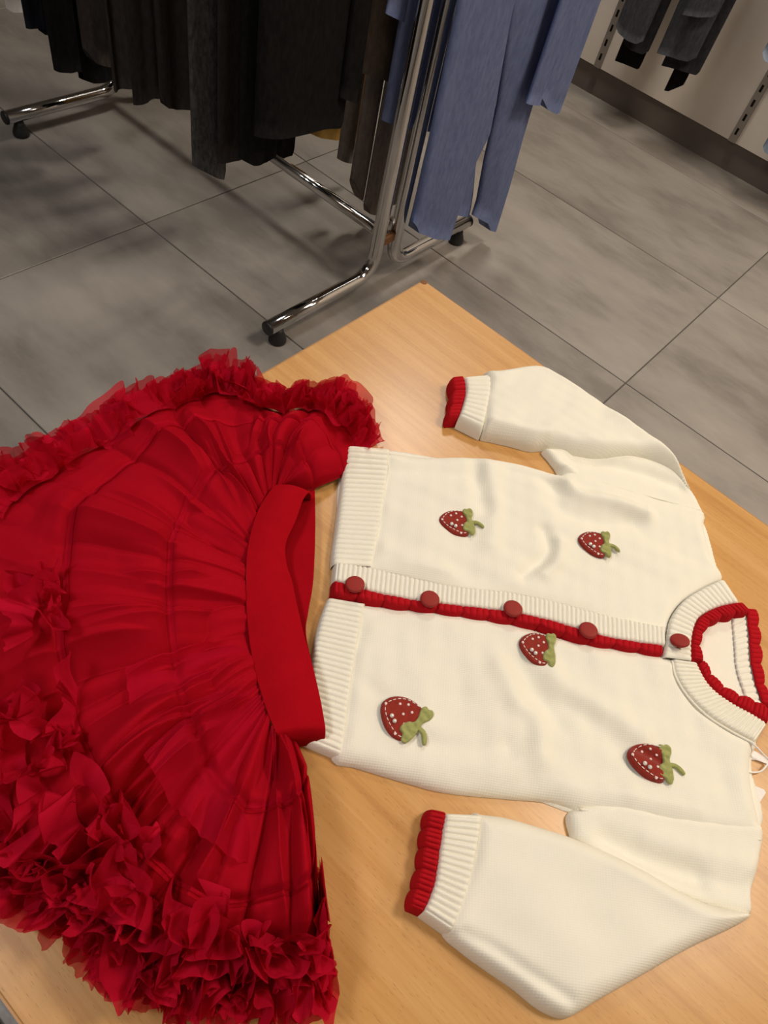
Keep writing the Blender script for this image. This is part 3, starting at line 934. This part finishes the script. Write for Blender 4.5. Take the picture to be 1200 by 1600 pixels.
# frills round the outer hem
for i, (t, s0, s1, tilt, wd, pl, am, mm) in enumerate((
        (0.95, 0.005, 0.995, 0.10, 0.030, 170, 0.0050, M_tul3), (0.97, 0.005, 0.995, 0.45, 0.024, 150, 0.0050, M_tul2), (0.93, 0.005, 0.995, 0.70, 0.022, 140, 0.0055, M_tul2),
        (0.99, 0.005, 0.995, 0.00, 0.024, 190, 0.0040, M_tul3), (0.89, 0.005, 0.62, 0.50, 0.026, 100, 0.0060, M_tul2), (0.86, 0.005, 0.40, 0.75, 0.024, 60, 0.0070, M_tul3),
        (0.96, 0.02, 0.40, 0.60, 0.032, 50, 0.0080, M_tul3), (0.87, 0.01, 0.42, 1.45, 0.024, 50, 0.0075, M_tul3),
        (0.90, 0.60, 0.995, 0.60, 0.030, 60, 0.0070, M_tul2), (0.86, 0.62, 0.995, 0.80, 0.028, 55, 0.0075, M_tul2),
        (0.94, 0.60, 0.995, 0.30, 0.034, 60, 0.0065, M_tul2), (0.82, 0.80, 0.995, 0.90, 0.028, 26, 0.0080, M_tul2))):
    a, b = along(t, s0, s1, 500, 101 + i)
    ruffle('ruffle', a, b, wd, pl, am, tilt, 300 + 20 * i, mm, sk)
# rosettes: short crowded frills sitting on the tiers
for i, (t, s0, s1, tilt, wd, pl, am) in enumerate(((0.80, 0.66, 0.78, 0.5, 0.030, 16, 0.0095), (0.74, 0.66, 0.77, 0.9, 0.028, 14, 0.0095), (0.68, 0.67, 0.75, 1.2, 0.026, 11, 0.009),
                                                   (0.78, 0.76, 0.86, 0.8, 0.030, 14, 0.009), (0.72, 0.79, 0.85, 1.2, 0.026, 9, 0.009),
                                                   (0.72, 0.47, 0.53, 0.7, 0.026, 9, 0.0085), (0.67, 0.475, 0.525, 1.2, 0.024, 8, 0.0085),
                                                   (0.76, 0.56, 0.65, 0.7, 0.030, 12, 0.0095), (0.70, 0.57, 0.64, 1.1, 0.028, 10, 0.0095), (0.64, 0.58, 0.63, 1.3, 0.024, 8, 0.009),
                                                   (0.88, 0.17, 0.24, 0.9, 0.022, 12, 0.007), (0.88, 0.06, 0.12, 0.9, 0.022, 12, 0.007))):
    a, b = along(t, s0, s1, 120, 201 + i, 0.004, 0.05)
    ruffle('rosette_frill', a, b, wd, pl, am, tilt, 700 + 20 * i, M_tul2, sk, 10, 0.30, 1.2)

# waistband: a wide elastic loop, front raised, back seen inside it
fL = [(440, 752), (424, 764), (402, 800), (388, 850), (384, 900), (385, 950), (390, 1005), (400, 1055), (416, 1108), (436, 1156)]
fR = [(489, 766), (474, 783), (462, 815), (447, 848), (448, 876), (457, 905), (466, 950), (476, 998), (487, 1040), (501, 1098), (511, 1148)]


def band_z(hl, hr, sag):
    def z(S, T):
        ed = np.minimum(np.clip(S / 0.03, 0, 1), np.clip((1 - S) / 0.03, 0, 1)); ed = np.sqrt(1 - (1 - ed) ** 2)
        return TZ + 0.004 + ed * (hl + (hr - hl) * T + 0.005 * np.sin(math.pi * T) + sag * np.sin(2 * math.pi * S * 1.4 + 1) * T)
    return z


def solid_strip(name, A, B, n, zf, th, m, parent, nt=14):
    o = strip(name, A, B, n, zf, m, parent, nt)
    md = o.modifiers.new('thick', 'SOLIDIFY'); md.thickness = th; md.offset = -1
    return o


solid_strip('waistband', T2(fL, 0.030), T2(fR, 0.026), 160, band_z(0.026, 0.022, 0.004), 0.0022, M_sat, sk)
kL = [(450, 768), (425, 815), (412, 850), (415, 900), (422, 950), (430, 990), (442, 1045)]
kR = [(491, 768), (492, 815), (491, 870), (488, 915), (481, 955), (477, 990), (488, 1045)]
solid_strip('waistband_back', T2(kL, 0.008), T2(kR, 0.012), 120, lambda S, T: TZ + 0.004 + 0.010 * T + 0 * S, 0.0018, M_sat, sk)

# ------------------------------------------------------------------ clothes rack
rk = empty('clothes_rack', (-1.462, 1.381, 0))
tag(rk, 'chrome double-sided clothes rack with splayed tube legs', 'clothes rack')
XE = (-0.937, -1.987); RT = 0.0175; ZL = 0.058; TOP = 1.40
for X in XE:
    for yp, yf in ((1.318, 0.952), (1.391, 1.742)):
        sg = 1 if yf < yp else -1
        rb = 0.062
        pts = [(X, yf, ZL), (X, (yf + yp) / 2, ZL), (X, yp - sg * rb, ZL)]
        for a in np.linspace(0, math.pi / 2, 11)[1:]:
            pts.append((X, yp - sg * rb + sg * rb * math.sin(a), ZL + rb - rb * math.cos(a)))
        pts += [(X, yp, 0.3), (X, yp, 0.8), (X, yp, TOP)]
        p = MB().tube(pts, RT, 24).build('post', M_chrome, rk, True)
        c = MB().tube([(X, yf + sg * 0.002, ZL), (X, yf - sg * 0.003, ZL), (X, yf - sg * 0.005, ZL)], [RT * 1.02, RT * 1.0, RT * 0.85], 20)
        c.build('end_cap', M_black, p, True)
        MB().lathe([(0.018, 0), (0.022, 0.003), (0.022, 0.010), (0.018, 0.022), (0.014, 0.032), (0.012, 0.042)], (X, yf + sg * 0.035, 0.0), 20).build('foot', M_black, p, True)
MB().tube([(XE[0] - 0.001, 1.354, 0.150), (-1.46, 1.354, 0.150), (XE[1] + 0.001, 1.354, 0.150)], 0.0145, 20).build('cross_bar', M_chrome, rk, True)
for X in XE:
    MB().bbox((X - 0.012, 1.335, 0.135), (X + 0.010, 1.374, 0.160), 0.003).build('weld_joint', M_rust, rk)
    MB().tube([(X, 1.10, TOP), (X, 1.38, TOP), (X, 1.68, TOP)], RT, 20).build('top_arm', M_chrome, rk, True)
for y in (1.12, 1.66):
    MB().tube([(XE[0] + 0.14, y, TOP), (-1.46, y, TOP), (XE[1] - 0.10, y, TOP)], 0.0140, 20).build('rail', M_chrome, rk, True)


# ------------------------------------------------------------------ hanging clothes
def hang_mesh(hem, axis, plane, top_z, thick, folds, amp, seed, pinch=0.85, nv=26, nu=44, sides=None):
    """closed sheet of cloth hanging in the plane axis=plane; hem: (other, z) points left to right"""
    Hm = spline(np.array(hem, float), nu, smooth=False)
    g = np.random.default_rng(seed)
    u = np.linspace(0, 1, nu); v = np.linspace(0, 1, nv)
    c = Hm[:, 0].mean()
    ph = g.uniform(0, 6.28, 3)
    fo = np.sin(2 * math.pi * folds * u + ph[0]) + 0.5 * np.sin(2 * math.pi * folds * 1.9 * u + ph[1])
    th = thick / 2 * np.sqrt(np.clip(1 - (2 * u - 1) ** 2, 0, 1)) + 0.0012
    V = np.zeros((nv, 2 * nu, 3))
    for j, q in enumerate(v):
        a = c + (Hm[:, 0] - c) * (1 + (pinch - 1) * q)
        z = Hm[:, 1] + (top_z - Hm[:, 1]) * q
        if sides is not None:
            zm = Hm[:, 1].mean() + (top_z - Hm[:, 1].mean()) * q
            (la, lz), (ra, rz) = sides
            ya, yb = np.interp(zm, lz, la), np.interp(zm, rz, ra)
            un_ = (Hm[:, 0] - Hm[0, 0]) / (Hm[-1, 0] - Hm[0, 0])
            a = ya + (yb - ya) * un_
        o = amp * fo * (1 - 0.55 * q) + 0.25 * amp * math.sin(5 * q + ph[2])
        k = 0.6 + 0.4 * (1 - q)
        for side, sl_ in ((1, slice(0, nu)), (-1, slice(nu, 2 * nu))):
            oo = plane + o + side * th * k
            aa, zz_ = a, z
            if side < 0: oo, aa, zz_ = oo[::-1], a[::-1], z[::-1]
            V[j, sl_, 0 if axis == 'X' else 1] = oo
            V[j, sl_, 1 if axis == 'X' else 0] = aa
            V[j, sl_, 2] = zz_
    n2 = 2 * nu
    f = []
    for j in range(nv - 1):
        for i in range(n2):
            f.append((j * n2 + i, j * n2 + (i + 1) % n2, (j + 1) * n2 + (i + 1) % n2, (j + 1) * n2 + i))
    for j in (0, nv - 1):
        for i in range(nu - 1):
            f.append((j * n2 + i, j * n2 + i + 1, j * n2 + n2 - 2 - i, j * n2 + n2 - 1 - i))
    return V.reshape(-1, 3), f


def onP(px, axis, plane):
    out = []
    for x, y in px:
        d = ray(x, y)
        k = 0 if axis == 'X' else 1
        p = d * plane / d[k]
        out.append((p[1 - k], max(0.02, H + p[2])))
    return out


M_hook = mat('hanger_wire', (0.5, 0.5, 0.5), 0.3, 1.0)


def garment(name, label, cat, group, parts, m, axis='X', rail=1.12, rail_z=TOP, top=1.24):
    """parts: (part name, px hem, plane, thick, folds, amp, seed[, pinch])"""
    pl = parts[0][2]
    loc = (pl, rail, 0) if axis == 'X' else (rail, pl, 0)
    hem0 = onP(parts[0][1], axis, pl)
    ctr = sum(h[0] for h in hem0) / len(hem0)
    rt = empty(name, (pl, ctr, min(h[1] for h in hem0)) if axis == 'X' else (ctr, pl, min(h[1] for h in hem0)))
    tag(rt, label, cat, group)
    for p in parts:
        sd = None
        if len(p) > 8:
            sd = []
            for e_ in p[8]:
                q = np.array(onP(e_, axis, p[2])); sd.append((q[:, 0], q[:, 1]))
        v, f = hang_mesh(onP(p[1], axis, p[2]), axis, p[2], top, p[3], p[4], p[5], p[6], p[7] if len(p) > 7 else 0.9, sides=sd)
        obj(p[0], v, f, m, rt)
    # hanger with its hook over the rail
    mb = MB()
    if axis == 'X':
        mb.tube(spline(np.array([(pl, ctr - 0.17, top - 0.01), (pl, ctr, top + 0.05), (pl, ctr + 0.17, top - 0.01)]), 20, smooth=False), 0.004, 8)
        mb.tube(spline(np.array([(pl, ctr, top + 0.05), (pl, rail + 0.0, rail_z - 0.05), (pl, rail + 0.017, rail_z - 0.01), (pl, rail + 0.012, rail_z + 0.014), (pl, rail, rail_z + 0.017), (pl, rail - 0.013, rail_z + 0.012)]), 30), 0.002, 8)
    else:
        mb.tube(spline(np.array([(ctr - 0.13, pl, top - 0.01), (ctr, pl, top + 0.03), (ctr + 0.13, pl, top - 0.01)]), 20, smooth=False), 0.004, 8)
        mb.tube(spline(np.array([(ctr, pl, top + 0.03), (ctr, rail, rail_z - 0.04), (ctr, rail + 0.015, rail_z), (ctr, rail, rail_z + 0.013), (ctr, rail - 0.012, rail_z + 0.008)]), 30), 0.002, 8)
    mb.build('hanger', M_hook, rt, True)
    return rt


def heather(name, a, b, sc=120):
    m = mat(name, a, 0.95, 0, 0.08, 0.0)
    mp = coords(m, (0, 0, 0), (1, 1, 0.35)); nz = noise(m, mp, sc, 5, 0.7)
    r = ramp(m, [(0.35, a), (0.65, b)]); ln(m, nz, 'Fac', r, 0); ln(m, r, 0, m.node_tree.nodes['Principled BSDF'], 'Base Color')
    n2 = noise(m, mp, 500, 2); bump(m, n2, 'Fac', 0.4, 0.0008)
    return m


M_blk = heather('black_jersey', (0.006, 0.006, 0.006), (0.012, 0.011, 0.011))
M_navy = heather('navy_black_jersey', (0.006, 0.007, 0.011), (0.012, 0.013, 0.018))
M_brn = heather('dark_brown_knit', (0.032, 0.025, 0.021), (0.050, 0.040, 0.034))
M_brn2 = heather('brown_black_knit', (0.022, 0.017, 0.014), (0.034, 0.027, 0.023))
M_gry = heather('charcoal_wool', (0.035, 0.032, 0.030), (0.085, 0.080, 0.076), 160)
M_tan = heather('taupe_knit', (0.115, 0.085, 0.064), (0.165, 0.125, 0.096))
M_tpe = heather('grey_brown_jersey', (0.140, 0.112, 0.094), (0.200, 0.165, 0.142))
M_blu = heather('heather_blue_jersey', (0.112, 0.140, 0.262), (0.155, 0.188, 0.330), 90)
M_yel = heather('mustard_jersey', (0.35, 0.19, 0.045), (0.42, 0.24, 0.06))
M_wht = heather('off_white_jersey', (0.55, 0.50, 0.46), (0.62, 0.57, 0.52))
M_slate = heather('slate_grey_jersey', (0.045, 0.047, 0.055), (0.072, 0.074, 0.084))
M_slate2 = heather('dark_slate_jersey', (0.026, 0.026, 0.030), (0.042, 0.042, 0.047))
M_pale = heather('pale_blue_jersey', (0.22, 0.28, 0.36), (0.30, 0.36, 0.44))
GR = 'clothes on the near rail of the rack'
GF = 'clothes on the far rail of the rack'
garment('top', 'off-white hem at the far left end of the rack', 'top', GR, [('body', [(10, 13), (18, 18), (60, 19), (140, 24)], -1.93, 0.02, 1.5, 0.006, 1)], M_wht)
garment('jacket', 'navy-black garment second from the far left end of the rack', 'jacket', GR, [('body', [(38, 42), (66, 44), (67, 52), (150, 58)], -1.84, 0.03, 2, 0.006, 2)], M_navy)
garment('trousers', 'black trousers with stepped hem above the far rack leg', 'trousers', GR, [('leg', [(84, 109), (126, 110)], -1.76, 0.035, 1, 0.004, 3, 1.0), ('leg', [(124, 122), (140, 126), (160, 122), (200, 116)], -1.79, 0.035, 1, 0.004, 4, 1.0)], M_blk)
garment('sweater', 'dark brown garment with rounded hem left of the pointed brown hems', 'sweater', GR, [('body', [(134, 78), (142, 93), (160, 98), (190, 103), (230, 108)], -1.66, 0.04, 1.5, 0.008, 5)], M_brn)
garment('cardigan', 'dark brown garment with a pale-lit edge and single pointed hem', 'cardigan', GR, [('body', [(179, 144), (198, 133), (204, 120), (250, 124)], -1.57, 0.03, 2, 0.008, 6)], M_brn)
garment('dress', 'brown-black garment with narrow pointed hem left of the round-hemmed one', 'dress', GR, [('body', [(213, 167), (228, 158), (232, 147), (290, 150)], -1.47, 0.03, 2, 0.008, 7)], M_brn2)
garment('skirt', 'brown-black garment with round hem beside the charcoal wool coat', 'skirt', GR, [('body', [(247, 152), (254, 163), (272, 169), (296, 162), (345, 165)], -1.40, 0.04, 1.5, 0.008, 8)], M_brn2)
garment('coat', 'charcoal grey wool coat with slanted hem in the middle of the rack', 'coat', GR, [('body', [(302, 259), (324, 269), (347, 279), (352, 262)], -1.215, 0.030, 1, 0.004, 9, 1.05)], M_gry)
garment('coat', 'brown-black coat just right of the charcoal wool coat', 'coat', GR, [('body', [(340, 254), (350, 250), (376, 241), (420, 236)], -1.16, 0.03, 1.5, 0.006, 10, 1.0)], M_brn2)
garment('trousers', 'black trousers whose hems end at the low chrome cross bar', 'trousers', GR, [('leg', [(374, 247), (386, 252), (410, 249), (428, 236)], -1.09, 0.04, 1, 0.004, 11, 1.0), ('leg', [(424, 236), (436, 243), (450, 239), (456, 205)], -1.11, 0.03, 1, 0.003, 12, 1.0)], M_blk)
garment('coat', 'large black coat at the near end of the rack left rail', 'coat', GR, [('body', [(400, 214), (455, 203), (480, 197), (524, 195), (532, 182)], -1.02, 0.05, 1.3, 0.004, 13, 1.05), ('sleeve', [(531, 152), (548, 156), (554, 130)], -1.00, 0.03, 0.6, 0.003, 14, 1.0)], M_blk)
garment('shirt', 'mustard yellow hem showing below the large black coat', 'shirt', GF, [('body', [(480, 207), (496, 212), (530, 214), (560, 210)], -1.32, 0.03, 1.5, 0.006, 15)], M_yel, rail=1.66)
garment('sweater', 'taupe brown knit hanging between the black coat and chrome posts', 'sweater', GF, [('body', [(548, 106), (562, 113), (582, 116), (606, 126), (640, 132), (690, 140)], -1.062, 0.03, 2, 0.006, 16, 1.0)], M_tan, rail=1.66)
garment('trousers', 'grey-brown trousers with narrow hems beside the chrome posts', 'trousers', GF, [('leg', [(529, 249), (547, 252)], -1.19, 0.03, 0.5, 0.002, 17, 1.0), ('leg', [(549, 280), (560, 309), (567, 311)], -1.14, 0.03, 0.5, 0.002, 18, 1.0), ('leg', [(569, 318), (573, 331), (581, 333), (604, 318), (640, 300)], -1.125, 0.03, 1, 0.003, 19, 1.0)], M_tpe, rail=1.66)
garment('top', 'heather blue top showing left of the chrome posts', 'top', GF, [('body', [(594, 186), (606, 191), (640, 200), (690, 206)], -1.005, 0.02, 1, 0.003, 20, 1.0), ('sleeve', [(604, 22), (630, 34)], -0.990, 0.015, 0.5, 0.002, 21, 1.0)], M_blu, rail=1.66)
garment('trousers', 'heather blue trousers with long legs hanging over the rack foot', 'trousers', GF,
        [('leg', [(642, 345), (648, 360), (668, 366), (693, 369), (702, 352)], -0.888, 0.045, 1.2, 0.005, 22, 1, ([(642, 345), (671, 200), (714, 0)], [(702, 352), (716, 310), (738, 240), (768, 182), (800, 0)])),
         ('leg', [(741, 338), (753, 343), (756, 354), (767, 357), (771, 340)], -0.880, 0.040, 1, 0.004, 23, 1, ([(741, 338), (753, 270), (774, 180), (800, 0)], [(771, 340), (792, 270), (812, 195), (840, 100), (864, 0)])),
         ('leg', [(703, 326), (715, 333), (736, 334), (742, 318)], -0.907, 0.016, 1, 0.001, 25, 1, ([(703, 326), (725, 240), (745, 180), (760, 0)], [(736, 318), (742, 250), (758, 190), (790, 0)]))], M_blu, rail=1.66)
garment('trousers', 'heather blue trousers with short hem furthest right on the rack', 'trousers', GF, [('leg', [(822, 161), (838, 163), (843, 152)], -0.832, 0.02, 0.6, 0.002, 26, 1.0), ('leg', [(845, 152), (851, 168), (862, 175), (869, 173), (872, 158)], -0.826, 0.02, 0.6, 0.002, 27, 1.0)], M_blu, rail=1.66)

# wall rail and what hangs on it
wr = empty('wall_rail', (-0.957, 2.84, 1.10))
tag(wr, 'chrome hanging rail bracketed to the slotted uprights', 'rail')
MB().tube([(-1.30, 2.84, 1.10), (-0.957, 2.84, 1.10), (-0.05, 2.84, 1.10)], 0.0125, 16).build('bar', M_chrome, wr, True)
for X in (-1.262, -0.652):
    MB().box((X - 0.003, 2.83, 1.07), (X + 0.003, Y1, 1.098)).build('bracket', M_steel, wr)


def z3(px): return [(880 + x / 3.75, y / 3.75) for x, y in px]


GW = 'clothes hanging on the wall'
kw = dict(axis='Y', rail=2.84, rail_z=1.10, top=0.98)
garment('trousers', 'slate grey trousers in front on the wall rail', 'trousers', GW, [('leg', z3([(312, 148), (330, 190), (385, 235), (440, 254), (470, 240)]), 2.80, 0.025, 1, 0.003, 31, 1.15), ('leg', z3([(547, 310), (640, 330), (735, 358), (775, 340)]), 2.80, 0.025, 1, 0.003, 32, 1.15)], M_slate, **kw)
garment('trousers', 'dark slate trousers just behind the front wall-hung pair', 'trousers', GW, [('leg', z3([(350, 238), (400, 288), (470, 318), (500, 300)]), 2.835, 0.02, 1, 0.002, 33, 1.1), ('leg', z3([(576, 383), (690, 408), (780, 438), (800, 420)]), 2.835, 0.02, 1, 0.002, 34, 1.1)], M_slate2, **kw)
garment('leggings', 'black leggings hanging lowest behind the wall-hung trousers', 'leggings', GW, [('leg', z3([(302, 354), (360, 370), (440, 404), (470, 350)]), 2.865, 0.015, 0.6, 0.002, 35, 1.1), ('leg', z3([(590, 530), (620, 533), (700, 500), (735, 440)]), 2.865, 0.015, 0.6, 0.002, 36, 1.1)], M_blk, **kw)
garment('sweatshirt', 'slate grey top overlapping the right wall-hung trouser leg', 'sweatshirt', GW, [('body', z3([(700, 82), (800, 99), (880, 97), (892, 88)]), 2.765, 0.025, 0.8, 0.002, 37, 1.1)], M_slate, **kw)
garment('top', 'pale blue garment tip high at the right picture edge', 'top', GW, [('body', [(1191, 82), (1197, 94), (1240, 110), (1300, 130)], 2.80, 0.03, 1, 0.004, 38, 1.0)], M_pale, **kw)
garment('top', 'pale blue garment tip just above the plinth at the right picture edge', 'top', GW, [('body', [(1192, 228), (1196, 236), (1240, 262), (1300, 300)], 2.87, 0.03, 1, 0.004, 39, 1.0)], M_pale, **kw)
